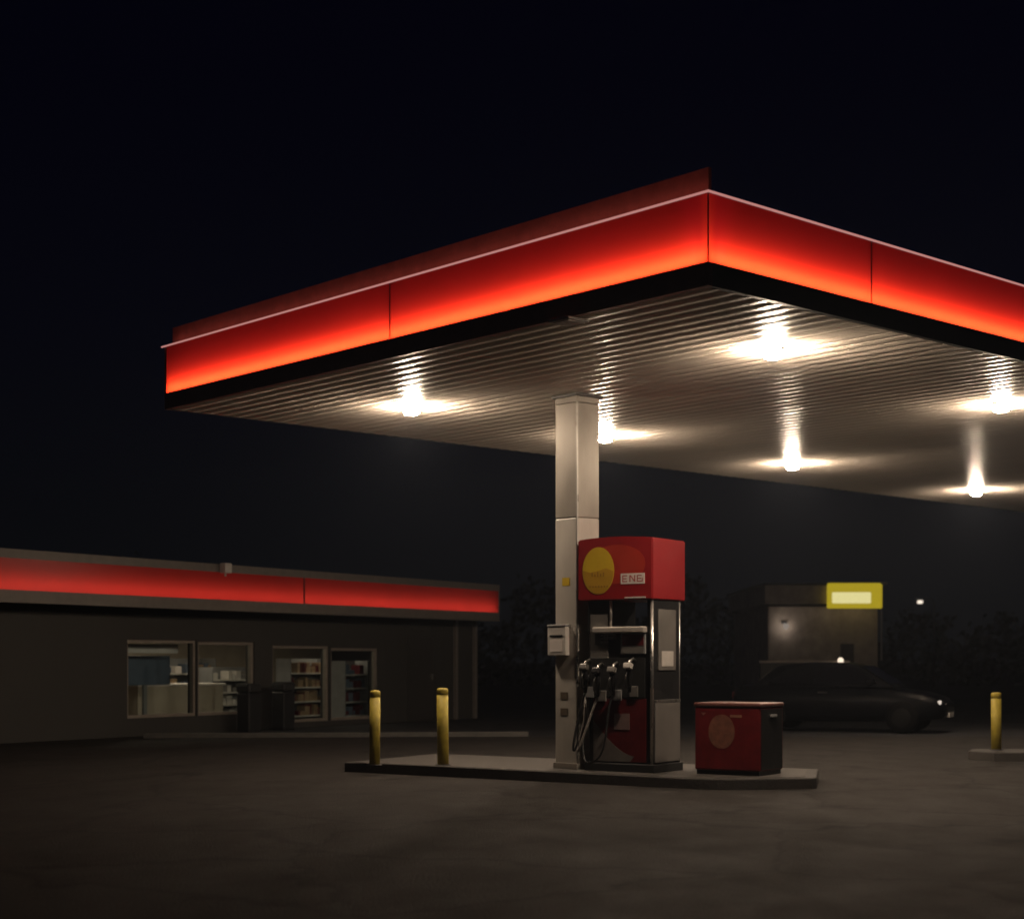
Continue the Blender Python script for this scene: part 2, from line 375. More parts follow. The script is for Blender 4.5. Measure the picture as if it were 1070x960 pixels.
# ------------------------------------------------------------------ ceiling lamps
LAMPS = [
    ((430, 430), 'bright drop lamp on the canopy ceiling at the far left end of the forecourt roof'),
    ((808, 371), 'largest and brightest drop lamp, behind the sharp front corner of the canopy'),
    ((828, 488), 'small drop lamp near the back edge of the canopy, straight above the red cabinet'),
    ((1046, 427), 'bright drop lamp at the right border of the photo under the front fascia'),
    ((1020, 515), 'smallest drop lamp at the right, close to the back edge of the canopy ceiling'),
    ((632, 459), 'drop lamp half hidden behind the top of the square canopy column'),
]
DROP = .07
def ceil_lamp():
    t = empty('ceiling_lamp', (0, 0, 0), ANG)
    MB().lathe([(.11, 0), (.118, -.006), (.118, -.016), (.105, -.022)], 24).build('housing', M['housing'], t)
    MB().lathe([(.098, -.0225), (.106, -.045), (.104, -.075), (.088, -.098)], 20).build('lens', M['lens'], t)
    MB().lathe([(.086, -.0985), (.06, -.110), (.01, -.115)], 20).build('lower_lens', M['lens_low'], t)
    return t
proto = ceil_lamp()
for i, ((px, py), lab) in enumerate(LAMPS):
    o = proto if i == 0 else copy_tree(proto)
    p = at(px, py, SZ-DROP); o.location = (p.x, p.y, SZ-.002)
    tag(o, lab, 'ceiling lamp', 'drop lamps on the canopy ceiling')
# unlit flush fixture beside the fascia
p = at(594, 337, SZ-.03)
t = empty('ceiling_hatch', (p.x, p.y, SZ-.002), ANG)
tag(t, 'small pale unlit square plate on the canopy ceiling near the left fascia', 'ceiling plate')
MB().box(-.14, .14, -.14, .14, -.03, 0, bev=.008).build('frame', M['white_plastic'], t)
MB().box(-.11, .11, -.11, .11, -.038, -.0305).build('plate', M['white'], t)

# ------------------------------------------------------------------ canopy column
cc = at(603, 803.5, IZ)
col = empty('canopy_column', (cc.x, cc.y, IZ), ANG)
tag(col, 'square pale metal column holding up the canopy beside the fuel pump', 'column')
CS = .385; CH = SZ-IZ
zj = H+(HY-540)/F*cc.y-IZ
m = MB(); m.box(-CS, 0, 0, CS, 0, zj-.004, bev=.012); m.build('shaft', M['column'], col)
m = MB(); m.box(-CS, 0, 0, CS, zj, CH-.12, bev=.012); m.build('upper_shaft', M['column_hi'], col)
MB().box(-CS+.01, -.01, .01, CS-.01, zj-.0035, zj-.0005).box(-CS-.0, .0, -.0, CS+.0, CH-.119, CH-.05).build('joint_band', M['column_hi'], col)
MB().box(-CS-.035, .035, -.035, CS+.035, CH-.0495, CH-.016, bev=.004).build('top_plate', mat('dark_flange', (.05, .045, .04), .6), col)
MB().box(-CS-.02, .02, -.02, CS+.02, 0, .07, bev=.006).build('base_plate', M['column_hi'], col)
# corner strips of the cladding
MB().box(-.016, .004, -.004, .016, .071, CH-.12).build('edge_strip', M['steel'], col)
zs = H+(HY-607)/F*cc.y-IZ
MB().box(-.26, -.13, -.003, -.0005, zs-.05, zs+.05).build('sticker', M['yellow'], col)
for py in (727, 744):
    z = H+(HY-py)/F*cc.y-IZ
    MB().box(-.29, -.16, -.004, -.0005, z-.045, z+.045).build('scuffed_plate', mat('dark_brown_plate', (.10, .075, .05), .6, noise=.4), col)
# sheath box on the column
z0 = H+(HY-685)/F*(cc.y+.3); z1 = H+(HY-655)/F*(cc.y+.3)
bx = empty('dispenser_box', (cc.x, cc.y, 0), ANG)
tag(bx, 'small white box fixed to the left face of the canopy column', 'wall box')
MB().box(-.45, -.13, -.075, -.001, z0, z1, bev=.012).build('case', M['white_plastic'], bx)
MB().box(-.455, -.125, -.080, -.001, z1+.001, z1+.03, bev=.008).build('lid', M['grey_plastic'], bx)
MB().box(-.40, -.18, -.080, -.0755, z1-.12, z1-.10).build('slot', M['black'], bx)
MB().box(-.40, -.18, -.079, -.0755, z0+.05, z1-.16).build('notice', M['white'], bx)

# ------------------------------------------------------------------ fuel dispenser
pn = at(683, 807.5, IZ)
PA = math.atan2(-.56, .83)
rotp = Matrix.Rotation(PA, 3, 'Z'); XL = rotp @ Vector((1, 0, 0)); YL = rotp @ Vector((0, 1, 0))
fp = empty('fuel_dispenser', (pn.x, pn.y, IZ), PA)
tag(fp, 'tall fuel pump with red header, yellow disc and black nozzles on the concrete island', 'fuel pump')
def Z(py, x=0): return H+(HY-py)/F*(pn.y-x*.56)-IZ        # level of a mark on the front face
def X(px):                                                # place along the front face
    k = (px-CX)/F; return -(pn.x-k*pn.y)/(XL.x-k*XL.y)
def Yv(px):                                               # place along the right-hand side face
    k = (px-CX)/F; return (k*pn.y-pn.x)/(YL.x-k*YL.y)
XW = X(613); DD = Yv(711.5); HX = X(606); HD = Yv(715)
HB, HT = Z(626), Z(562)
MB().box(XW-.02, .02, -.02, DD+.02, 0, .10, bev=.01).build('plinth', M['black_dull'], fp)
zb = Z(659)
xo0, xo1 = X(636), X(677)
MB().box(XW+.01, -.10, .04, DD-.04, .101, zb-.001, bev=.01).build('body', M['black'], fp)
MB().box(XW, xo0, .03, DD-.03, zb, HB-.001, bev=.01).build('left_pillar', M['black'], fp)
MB().box(-.099, -.012, .02, DD-.02, .101, HB-.001, bev=.006).build('right_pillar', M['black'], fp)
# steel posts
for y in (.012, DD-.012):
    MB().tube([(-.03, y, .101), (-.03, y, HB-.001)], .022, 12).build('post', M['steel'], fp)
MB().tube([(xo0+.02, .02, zb), (xo0+.02, .02, HB-.001)], .018, 12).build('post', M['steel'], fp)
# grey face of the left pillar
MB().box(XW+.04, xo0-.02, .022, .0295, Z(700, XW), Z(642, XW), bev=.003).build('grey_panel', M['panel'], fp)
# side panels
MB().box(-.0115, .004, Yv(688), Yv(706), Z(700), Z(636), bev=.003).build('side_panel', M['panel'], fp)
MB().box(.0045, .010, Yv(691), Yv(703), Z(696), Z(680), bev=.002).build('side_label', M['white_plastic'], fp)
MB().box(-.0115, .008, .03, DD-.03, .12, Z(734), bev=.004).build('side_panel', M['panel'], fp)
MB().box(-.0115, .012, .03, DD-.03, Z(734)+.001, Z(731), bev=.002).build('side_rail', M['steel'], fp)
# shelf bar
MB().box(X(621), -.10, -.06, .03, zb-.02, zb+.055, bev=.015).build('shelf', mat('worn_aluminium', (.62, .57, .52), .35, metal=.3), fp)
# display
MB().box(X(648), -.12, .01, .039, Z(683), Z(661), bev=.006).build('display_frame', M['grey_plastic'], fp)
MB().box(X(650), -.14, .004, .0095, Z(674), Z(662)).build('display', M['red_dk'], fp)
MB().box(X(650), -.14, .004, .0095, Z(682), Z(675)).build('price_window', M['panel'], fp)
# card reader + buttons
cr_ = MB().box(X(642), X(631), .0, .039, Z(668, -.9), Z(660, -.9), bev=.004).build('card_reader', M['grey_plastic'], fp)
MB().box(X(641), X(633), -.004, -.0005, Z(665, -.9), Z(664, -.9)).build('slot', M['black'], cr_)
kp = MB().box(X(629), X(622), .0, .02, Z(673, -1.1), Z(661, -1.1), bev=.004).build('keypad', M['black'], fp)
for i in range(3):
    for j in range(4): MB().box(X(628)+.04*i, X(628)+.028+.04*i, -.006, -.0005, Z(672, -1.1)+.04*j, Z(672, -1.1)+.026+.04*j).build('key', M['grey_plastic'], kp)
# nozzle bay and boots
MB().box(XW+.03, -.13, .012, .039, Z(729), Z(687), bev=.004).build('nozzle_bay', M['black_dull'], fp)
def nozzle(px, py, pale, tintm):
    x = X(px); z = Z(py, x)
    nz = MB()
    # body of the nozzle: sloping grip, hose swivel below
    nz.tube([(x+.02, -.16, z+.02), (x+.015, -.13, z-.05), (x, -.10, z-.17), (x-.01, -.085, z-.27)], [.034, .038, .026, .024], 10)
    ob = nz.build('nozzle', M['black'], fp)
    MB().tube([(x+.02, -.16, z+.03), (x+.022, -.12, z+.10), (x+.02, -.04, z+.13), (x+.02, .02, z+.10)], [.02, .016, .013, .012], 10).build('spout', M['steel'], ob)
    MB().tube([(x+.017, -.18, z-.03), (x+.01, -.22, z-.10), (x+.0, -.19, z-.20), (x-.008, -.10, z-.24)], .009, 8).build('trigger_guard', M['black'], ob)
    MB().box(x-.035, x+.075, -.20, -.13, z+.0, z+.075, bev=.015, rot=Matrix.Rotation(R(-20), 3, 'X')).build('nozzle_cover', pale, ob)
    MB().box(x-.05, x+.06, -.012, .0115, z-.33, z-.20, bev=.006).build('holster', tintm, fp)
    return (x-.01, -.085, z-.27)
hs = []
hs.append(nozzle(616, 700, M['panel'], M['grey_plastic']))
hs.append(nozzle(629, 704, M['black'], M['panel']))
hs.append(nozzle(645, 703, M['panel'], M['grey_plastic']))
hs.append(nozzle(662, 699, M['white_plastic'], M['panel']))
# lower red panel with the grey sweep
zl, zh = Z(798), Z(730); xa, xb = X(619), X(674)
MB().box(xa, xb, .020, .0395, .115, zh, bev=.006).build('lower_panel', M['red_dk'], fp)
cv = [(xa+.004, .12)]
for t in [i/14 for i in range(15)]:
    cv.append((xb-.16-(xb-.16-xa-.004)*t*1.0, .125+.06*math.sin(t*1.2)+.43*t**1.7+.06*(1-t)*1.0))
cv = [(xa+.004, .12), (xb-.22, .12)] + cv[1:]
MB().plate(cv, .015, .0195).build('lower_sweep', mat('grey_sweep_print', (.13, .115, .105), .5, noise=.2), fp)
MB().box(X(641), X(657), .013, .0195, Z(763), Z(746)).build('safety_notice', mat('faded_notice', (.20, .13, .12), .6), fp)
# hoses
def bez(p0, p1, p2, p3, n=22):
    P = [Vector(p) for p in (p0, p1, p2, p3)]
    return [((1-t)**3*P[0]+3*(1-t)**2*t*P[1]+3*(1-t)*t*t*P[2]+t**3*P[3]) for t in [i/n for i in range(n+1)]]
xl = XW-.02
MB().tube(bez(hs[0], (xl-.06, -.16, .5), (xl-.22, -.10, -.16), (xl-.03, .02, .55), 26)+bez((xl-.03, .02, .55), (xl+.01, .04, .75), (xl+.01, .05, .95), (xl+.02, .06, 1.15), 8)[1:], .015, 8).build('hose', M['hose'], fp)
MB().tube(bez(hs[1], (xl+.08, -.2, .4), (xl-.10, -.20, -.12), (xl-.0, -.02, .6), 26)+[Vector((xl+.0, .03, 1.1))], .015, 8).build('hose', M['hose_pale'], fp)
MB().tube(bez(hs[2], (hs[2][0]-.1, -.16, .7), (xl+.5, -.2, .12), (xl+.12, -.14, .10), 20)+bez((xl+.12, -.14, .10), (xl+.0, -.12, .10), (xl-.02, -.02, .5), (xl-.01, .05, .9), 14)[1:], .014, 8).build('hose', M['hose'], fp)
MB().box(XW-.06, XW+.02, -.02, .05, 1.08, 1.14, bev=.008).build('hose_bracket', M['black'], fp)
# header
hd = MB()
ny = 10; prof = []
hx0, hx1 = HX, .015; hy0, hy1 = -.05, HD
zc = [(hx0+(hx1-hx0)*i/ny, HT+.035*math.sin(math.pi*(.12+.80*i/ny))) for i in range(ny+1)]
hd.plate([(hx0, HB), (hx1, HB)]+zc[::-1], hy0, hy1)
bmesh.ops.bevel(hd.bm, geom=[e for e in hd.bm.edges], offset=.014, segments=3, affect='EDGES')
hdo = hd.build('header', M['red'], fp)
for p_ in hdo.data.polygons: p_.use_smooth = False
def disc(cx, cz, rx, rz, n=40, a0=0, a1=360):
    return [(cx+rx*math.cos(R(a0+(a1-a0)*i/n)), cz+rz*math.sin(R(a0+(a1-a0)*i/n))) for i in range(n)]
xc = X(627.5); zcn = Z(596.5, xc); rx = (X(644)-X(611))/2; rz = .285
MB().plate(disc(X(646), Z(590, -.6), .40, .235), hy0-.002, hy0-.0002).build('orange_sweep', M['red_or'], hdo)
MB().plate(disc(xc, zcn, rx, rz), hy0-.005, hy0-.0022).build('round_emblem', M['yellow'], hdo)
low = [(xc+(rx-.006)*math.cos(R(a)), zcn+(rz-.006)*math.sin(R(a))) for a in range(178, 363, 5)]
low += [(xc+rx*.5, zcn+.03), (xc, zcn+.0), (xc-rx*.5, zcn-.02)]
MB().plate(low, hy0-.0075, hy0-.0052).build('emblem_lower_half', M['yellow_dk'], hdo)
bm_ = mat('brown_marks', (.30, .16, .02), .5)
for i in range(7):
    x = xc-.12+.04*i; MB().box(x, x+.018, hy0-.0095, hy0-.0077, zcn-.20, zcn-.18).build('emblem_mark', bm_, hdo)
for i, hgt in enumerate((.05, .03, .06, .035, .05)):
    x = xc-.09+.04*i; MB().box(x, x+.014, hy0-.0095, hy0-.0077, zcn-.07, zcn-.07+hgt).build('emblem_mark', bm_, hdo)
# white plaque with worn strokes
px0, px1 = X(651), X(676); pz0, pz1 = Z(610, -.3), Z(599, -.3)
MB().box(px0, px1, hy0-.005, hy0-.0003, pz0, pz1).build('plaque', M['white'], hdo)
gl = MB(); wd = (px1-px0)
def stroke(a, b, c, d_): gl.box(px0+wd*a, px0+wd*b, hy0-.007, hy0-.0052, pz0+(pz1-pz0)*c, pz0+(pz1-pz0)*d_)
for off in (.07, .68):
    stroke(off, off+.035, .18, .82); stroke(off+.036, off+.2, .18, .27); stroke(off+.036, off+.18, .45, .54); stroke(off+.036, off+.2, .73, .82)
stroke(.885, .92, .18, .54)
stroke(.37, .41, .18, .82); stroke(.57, .61, .18, .82)
for q in range(5): stroke(.411+.031*q, .442+.031*q, .66-.10*q, .80-.10*q)
gl.build('plaque_marks', mat('faded_red_print', (.40, .09, .08), .5), hdo)
MB().box(X(655), X(677), hy0-.006, hy0-.0003, HB+.02, HB+.035).build('white_line', M['white'], hdo)

# ------------------------------------------------------------------ red cabinet at the island end
bn = at(794, 811, IZ); ba = math.atan2(-.56, .83)
cb = empty('forecourt_cabinet', (bn.x, bn.y, IZ), ba)
tag(cb, 'low dark red cabinet with a faded round emblem at the right end of the island', 'cabinet')
BW, BD, BH = .84, .64, .84
MB().box(-BW+.02, -.02, .02, BD-.02, 0, .05).build('foot', M['black'], cb)
MB().box(-BW, 0, 0, BD, .051, BH-.05, bev=.02, seg=3).build('body', mat('cabinet_red', (.13, .007, .009), .42, noise=.35, nscale=5), cb)
MB().box(-BW-.012, .012, -.012, BD+.012, BH-.049, BH, bev=.018, seg=3).build('lid', mat('cabinet_lid', (.15, .06, .05), .4, noise=.2), cb)
MB().plate(disc(-BW*.58, BH*.60, .17, .20), -.003, -.0002).build('round_emblem', mat('faded_emblem', (.20, .075, .045), .6, noise=.4, nscale=14), cb)
MB().box(-BW*.45, -BW*.27, -.003, -.0002, BH*.80, BH*.835).build('small_label', mat('faded_label', (.25, .12, .07), .6), cb)
MB().plate([(-BW*.9, BH*.86), (-BW*.86, BH*.82), (-BW*.82, BH*.86)], -.003, -.0002).build('small_label', mat('faded_tri', (.25, .12, .09), .6), cb)
MB().box(.0205-.02, .004, .03, BD-.03, .07, BH-.07, bev=.001).build('side_panel', M['black'], cb)
MB().box(.0045, .03, BD*.4, BD*.65, BH*.80, BH*.84, bev=.006).build('handle', M['grey_plastic'], cb)

# ------------------------------------------------------------------ bollards
BZ = [((391.5, 799), .955, .068, 'left one of two yellow bollards standing at the left end of the pump island'),
      ((463, 799), .985, .073, 'yellow bollard on the pump island midway between its left end and the column'),
      ((1041, 783), .86, .075, 'lone yellow bollard on the separate island near the right border')]
for (q, h, r, lab) in BZ:
    p = at(q[0], q[1], IZ); t = empty('bollard', (p.x, p.y, IZ)); t.rotation_euler = (R(random.uniform(-.6, .6)), R(random.uniform(-.5, .9)), random.uniform(0, 6))
    tag(t, lab, 'bollard', 'yellow steel bollards on the forecourt islands')
    MB().lathe([(r, .012), (r, h-.09)], 24).build('post', M['bollard'], t)
    MB().lathe([(r, h-.0895), (r, h-.03), (r*.92, h-.012), (r*.7, h-.002), (r*.3, h)], 24).build('cap', M['bollard'], t)
    MB().lathe([(r+.03, 0), (r+.03, .008), (r+.002, .0115)], 24).build('base_flange', M['kerb'], t)

# ------------------------------------------------------------------ shop
SA = math.atan2(.843, .538)
K = at(497, 750, 0)
WX = Vector((.538, .843, 0)); WY = Vector((-.843, .538, 0))
sh = empty('station_shop', (K.x, K.y, 0), SA)
tag(sh, 'low dark station shop with glowing red roof band and lit windows at the left', 'shop')
def SX(px, off=0):                       # place along the front, plane pushed off towards the viewer
    o = K-WY*off; k = (px-CX)/F; return (k*o.y-o.x)/(WX.x-k*WX.y)
def SZt(px, py, off=0):
    o = K-WY*off; s = SX(px, off); return H+(HY-py)/F*(o.y+s*WX.y)
OH = .8
xe = SX(522, OH); xw = SX(-60, OH)
z_top = SZt(522, 611, OH); z_r1 = SZt(522, 617, OH)-.01; z_r0 = SZt(522, 640, OH); z_bot = SZt(522, 649, OH)
WD = 7.0; wz = z_bot+.02
wins = [(SX(133), SX(205.5), .35, 1.88), (SX(207), SX(266), .35, 1.86), (SX(285), SX(344), .12, 1.80), (SX(346), SX(395), .12, 1.76)]
wl = MB()
# front wall from blocks round the openings
x = xw
edges = []
for a, b, z0, z1 in wins:
    if a > x+.01: wl.box(x, a, 0, .25, 0, wz)
    wl.box(a, b, 0, .25, 0, z0); wl.box(a, b, 0, .25, z1, wz); x = b
wl.box(x, 0, 0, .25, 0, wz)
wl.box(-.25, 0, .25, WD, 0, wz); wl.box(xw, xw+.25, .25, WD, 0, wz); wl.box(xw, 0, WD, WD+.25, 0, wz)
wl.build('wall', M['store_wall'], sh)
MB().box(xw, xe, -OH+.34, WD+.5, wz+.001, z_top-.06).build('roof', M['roof'], sh)
for a, b, z0, z1 in wins:
    fr_ = MB()
    for (p0, p1, q0_, q1_) in ((a+.001, a+.06, z0+.001, z1-.001), (b-.06, b-.001, z0+.001, z1-.001), (a+.0605, b-.0605, z0+.001, z0+.06), (a+.0605, b-.0605, z1-.06, z1-.001)):
        fr_.box(p0, p1, .04, .14, q0_, q1_)
    f_ = fr_.build('window', mat('warm_window_metal', (.30, .26, .22), .4, metal=.3), sh)
    MB().box(a+.061, b-.061, .085, .092, z0+.061, z1-.061).build('pane', M['glass'], f_)
# pilasters and service door on the dark right part
for px in (476, 496): MB().box(SX(px)-.10, SX(px)+.0, -.08, -.001, 0, wz-.001).build('pilaster', M['store_fascia'], sh)
dr = MB().box(SX(452), SX(425), -.03, -.001, .05, 2.05, bev=.005).build('door', M['store_frame'], sh)
MB().box(SX(450), SX(449), -.08, -.031, 1.0, 1.15).build('handle', M['steel'], dr)
# roof band
MB().box(xw, xe, -OH, -OH+.05, z_r1+.001, z_top).build('fascia_top', M['store_fascia'], sh)
MB().box(xw, xe, -OH, -OH+.05, z_bot, z_r0-.001).build('fascia_bottom', M['store_fascia'], sh)
MB().box(xe-.04, xe, -OH+.0, -OH+.30, z_r0, z_r1).build('fascia_end', M['store_fascia'], sh)
MB().box(xw, xe-.041, -OH+.32, -OH+.335, z_bot, z_top-.02).box(xw, xe-.041, -OH+.051, -OH+.319, z_r1+.001, z_r1+.02).box(xw, xe-.041, -OH+.051, -OH+.32, z_r0-.02, z_r0-.001).build('light_box', M['white_inner'], sh)
bm = bmesh.new(); v = [bm.verts.new(p) for p in ((xw, -OH+.01, z_r0), (xe-.04, -OH+.01, z_r0), (xe-.04, -OH+.01, z_r1), (xw, -OH+.01, z_r1))]; bm.faces.new(v)
me = bpy.data.meshes.new('fascia_panel'); bm.to_mesh(me); bm.free(); me.materials.append(acrylic('red_acrylic_shop', (.55, .028, .018))); link(bpy.data.objects.new('fascia_panel', me), sh)
for px in (318,):
    x = SX(px, OH); MB().box(x-.02, x+.02, -OH-.004, -OH+.009, z_r0+.001, z_r1-.001).build('panel_joint', M['red_dk'], sh)
SL = abs(xw-xe)
ld = bpy.data.lights.new('strip_lamp', 'AREA'); ld.shape = 'RECTANGLE'; ld.size = SL-.3; ld.size_y = .04; ld.energy = 1.2*SL; ld.color = (1, .95, .9)
o = link(bpy.data.objects.new('strip_lamp', ld), sh)
d = Vector((0, -math.cos(R(25)), math.sin(R(25)))); xa_ = Vector((1, 0, 0)); z_ = -d; y_ = z_.cross(xa_)
o.matrix_basis = Matrix.Translation(((xw+xe)/2, -OH+.24, z_r0+.04)) @ Matrix((xa_, y_, z_)).transposed().to_4x4()
# flood lamp on the roof edge
x = SX(232, OH)
t = MB().box(-.10, .10, -.06, .10, .06, .26, bev=.02).tube([(0, .03, 0), (0, .03, .07)], .02).build('floodlight', M['white_plastic'])
t.matrix_world = Matrix.Translation(K) @ Matrix.Rotation(SA, 4, 'Z') @ Matrix.Translation((x, -OH-.01, z_top-.22))
t.location = (Matrix.Translation(K) @ Matrix.Rotation(SA, 4, 'Z') @ Vector((x, -OH-.12, z_top-.24)))
t.rotation_euler = (0, 0, SA)
tag(t, 'small pale floodlight on the upper edge of the shop roof band', 'floodlight')
# room
rm = MB()
rm.box(xw+.26, -.26, 4.6, 4.7, .021, wz-.061); rm.box(xw+.26, -.26, .26, 4.59, wz-.06, wz-.002)
rm.build('inner_wall', M['room'], sh)
MB().box(xw+.26, -.26, .26, 6.9, .0, .02).build('inner_floor', M['room_floor'], sh)
def shop_pt(x, y, z=0): return (Matrix.Translation(K) @ Matrix.Rotation(SA, 4, 'Z')) @ Vector((x, y, z))
# interior lamps: real fittings on the room ceiling
for i, (px, en) in enumerate(((150, 22), (215, 12), (345, 10))):
    p = shop_pt(SX(px, -2.2 if i < 2 else -1.6), 2.2 if i < 2 else 1.6, wz-.065)
    t = empty('room_lamp', p, SA)
    tag(t, ['flat ceiling lamp inside the shop behind the leftmost window', 'flat ceiling lamp inside the shop behind the second window', 'flat ceiling lamp inside the shop behind the glazed right opening'][i], 'ceiling lamp', 'flat lamps inside the shop')
    MB().box(-.6, .6, -.16, .16, -.05, 0, bev=.01).build('housing', M['white_plastic'], t)
    ld = bpy.data.lights.new('tube', 'AREA'); ld.shape = 'RECTANGLE'; ld.size = 1.1; ld.size_y = .25; ld.energy = en; ld.color = (1, .78, .55)
    o = link(bpy.data.objects.new('tube', ld), t); o.location = (0, 0, -.056)
# furnishings
def shelf(px, y, w, h, label, mats, rows=4):
    p = shop_pt(SX(px, -y), y, .02); t = empty('shop_shelf', p, SA); tag(t, label, 'shelf', 'goods shelves inside the shop')
    MB().box(-w/2, w/2, .2, .24, 0, h).box(-w/2, -w/2+.03, -.2, .2, 0, h).box(w/2-.03, w/2, -.2, .2, 0, h).build('frame', M['grey_plastic'], t)
    for r_ in range(rows):
        z = .12+r_*(h-.15)/rows
        MB().box(-w/2+.031, w/2-.031, -.2, .199, z, z+.03).build('board', M['white_plastic'], t)
        for k_, mm in enumerate(mats):
            x = -w/2+.06+k_*.02
            while x < w/2-.2:
                ww = random.uniform(.08, .2); hh = random.uniform(.1, (h-.15)/rows-.08)
                if random.random() < 1/len(mats): MB().box(x, x+ww, -.16+.001*k_, .1, z+.031, z+.031+hh, bev=.008).build('goods', mm, t)
                x += ww+.02
shelf(178, 3.6, 2.6, 1.5, 'long goods shelf seen through the leftmost shop window', [M['white'], M['card'], M['blueish']])
shelf(240, 2.8, 1.6, 1.3, 'short goods shelf seen through the second shop window', [M['white_plastic'], M['panel']])
shelf(318, 2.0, 1.5, 1.5, 'goods shelf with boxes behind the glazed right opening', [M['card'], M['wood'], M['red_dk']])
shelf(366, 1.1, .9, 1.45, 'dark goods shelf at the far right inside the shop', [M['blueish'], M['red_dk']])
p = shop_pt(SX(152, -1), 1.0, .02); t = empty('display_screen', p, SA)
tag(t, 'dark flat screen standing behind the leftmost shop window', 'screen')
MB().box(-.7, .7, 0, .05, .95, 1.55, bev=.01).build('screen', M['blueish'], t); MB().box(-.05, .05, 0, .05, .0, .949).box(-.3, .3, -.15, .2, 0.0, .02).build('stand', M['grey_plastic'], t)
p = shop_pt(SX(190, -1.9), 1.9, .02); t = empty('sales_counter', p, SA)
tag(t, 'pale sales counter seen through the two left shop windows', 'counter')
MB().box(-1.3, 1.3, 0, .7, 0, .9).build('cabinet', M['room'], t); MB().box(-1.35, 1.35, -.05, .75, .901, .95, bev=.01).build('counter_top', M['white'], t)
p = shop_pt(SX(158, -.5), .5, 1.62); t = MB().box(-.75, .75, 0, .03, 0, .18).build('poster', M['white']); t.location = p; t.rotation_euler = (0, 0, SA)
tag(t, 'pale banner hanging in the top of the leftmost shop window', 'banner')
for i, px in enumerate((318, 323)):
    p = shop_pt(SX(px), 1.2, 1.55); t = MB().tube([(0, 0, 0), (0, 0, .9)], .012, 6).lathe([(.06, -.12), (.05, -.04), (.02, 0)], 12).build('pendant', M['black']); t.location = p
    tag(t, ['left of two dark pendants hanging in the glazed right opening', 'right of two dark pendants hanging in the glazed right opening'][i], 'pendant', 'pendants in the shop')
# bins before the shop front
for i, (px, hh) in enumerate(((260, 1.0), (296, 1.02))):
    p = shop_pt(SX(px, .55), -.55); t = empty('waste_bin', p, SA)
    tag(t, ['dark waste bin before the pier between the left and right shop windows', 'dark waste bin before the left edge of the glazed right opening'][i], 'waste bin', 'waste bins outside the shop')
    MB().box(-.19, .19, -.17, .17, 0, hh-.2, bev=.03).build('body', M['black'], t)
    MB().box(-.2, .2, -.18, .18, hh-.199, hh, bev=.05).build('hood', M['black_dull'], t)
    MB().box(-.12, .12, -.19, -.181, hh-.16, hh-.07).build('flap', M['black_dull'], t)

# ------------------------------------------------------------------ far building at the right
DF = 58.0
def far(px, py, d=DF): return Vector(((px-CX)/F*d, d, H+(HY-py)/F*d))
p0 = far(803, 612); p1 = far(917, 612)
fb = empty('roadside_building', (p1.x, DF, 0), R(0))
tag(fb, 'dim flat roofed building across the road behind the fuel pump, with yellow sign', 'building')
WL = p1.x-p0.x; zt = p1.z
ds = F/DF
def fx(px): return (px-917)/ds
def fz(py): return H+(HY-py)/ds
MB().box(-WL, 0, .0, 9, 0, zt-.75).build('wall', M['brick'], fb)
MB().box(-WL-.2, .0, -.5, 9.2, fz(631), zt-.001).build('fascia', M['brick'], fb)
MB().box(-WL-.3, .15, -.6, 9.3, zt, zt+.08).build('roof', M['roof'], fb)
ld = bpy.data.lights.new('wall_fill', 'AREA'); ld.shape = 'RECTANGLE'; ld.size = WL-.3; ld.size_y = .1; ld.energy = 1.8; ld.color = (1, .8, .62)  # unseen fill lamp added under the eaves to brighten the front wall
o = link(bpy.data.objects.new('wall_fill', ld), fb); o.location = (-WL/2, -.40, fz(631)-.02)
MB().box(fx(878), fx(892), -.06, -.001, 0, 2.1).build('door', M['store_frame'], fb)
ys_ = empty('lit_sign', (p1.x, DF-.5, 0)); tag(ys_, 'glowing yellow sign at the roof corner of the dim building across the road', 'sign')
MB().box(fx(861), fx(917), -.25, -.001, fz(636), fz(610), bev=.03).build('sign_face', M['sign_yel'], ys_)
MB().box(fx(865), fx(905), -.30, -.2515, fz(631), fz(619.5), bev=.04).build('light_panel', M['sign_bar'], ys_)
MB().box(fx(915), fx(922), -.27, -.05, fz(611), fz(609)).box(fx(915), fx(917), -.27, -.2505, fz(690), fz(637)).build('bracket', M['grey_plastic'], ys_)
def small_lamp(name, loc, r, label, cat, energy, col=(1, .84, .68), strength=None):
    t = empty(name, loc); tag(t, label, cat)
    return t
# wall lamp
wl_ = far(822, 654, DF-.55); t = empty('wall_lamp', (wl_.x, DF-.002, wl_.z)); tag(t, 'softly glowing lamp on the wall of the dim building across the road', 'wall lamp')
MB().box(-.10, .10, -.12, 0, .10, .2, bev=.02).build('bracket', M['black'], t)
MB().lathe([(.11, -.40), (.11, -.37), (.06, -.36)], 14, axis='y').build('cover', emis('frosted_cover', (1, .86, .74), .22), t)
MB().lathe([(.10, -.359), (.10, -.34)], 14, axis='y').build('lens', emis('wall_lamp_lens', (1, .84, .7), 14), t)
MB().tube([(0, -.34, 0), (0, -.12, .12)], .02, 8).build('arm', M['black'], t)
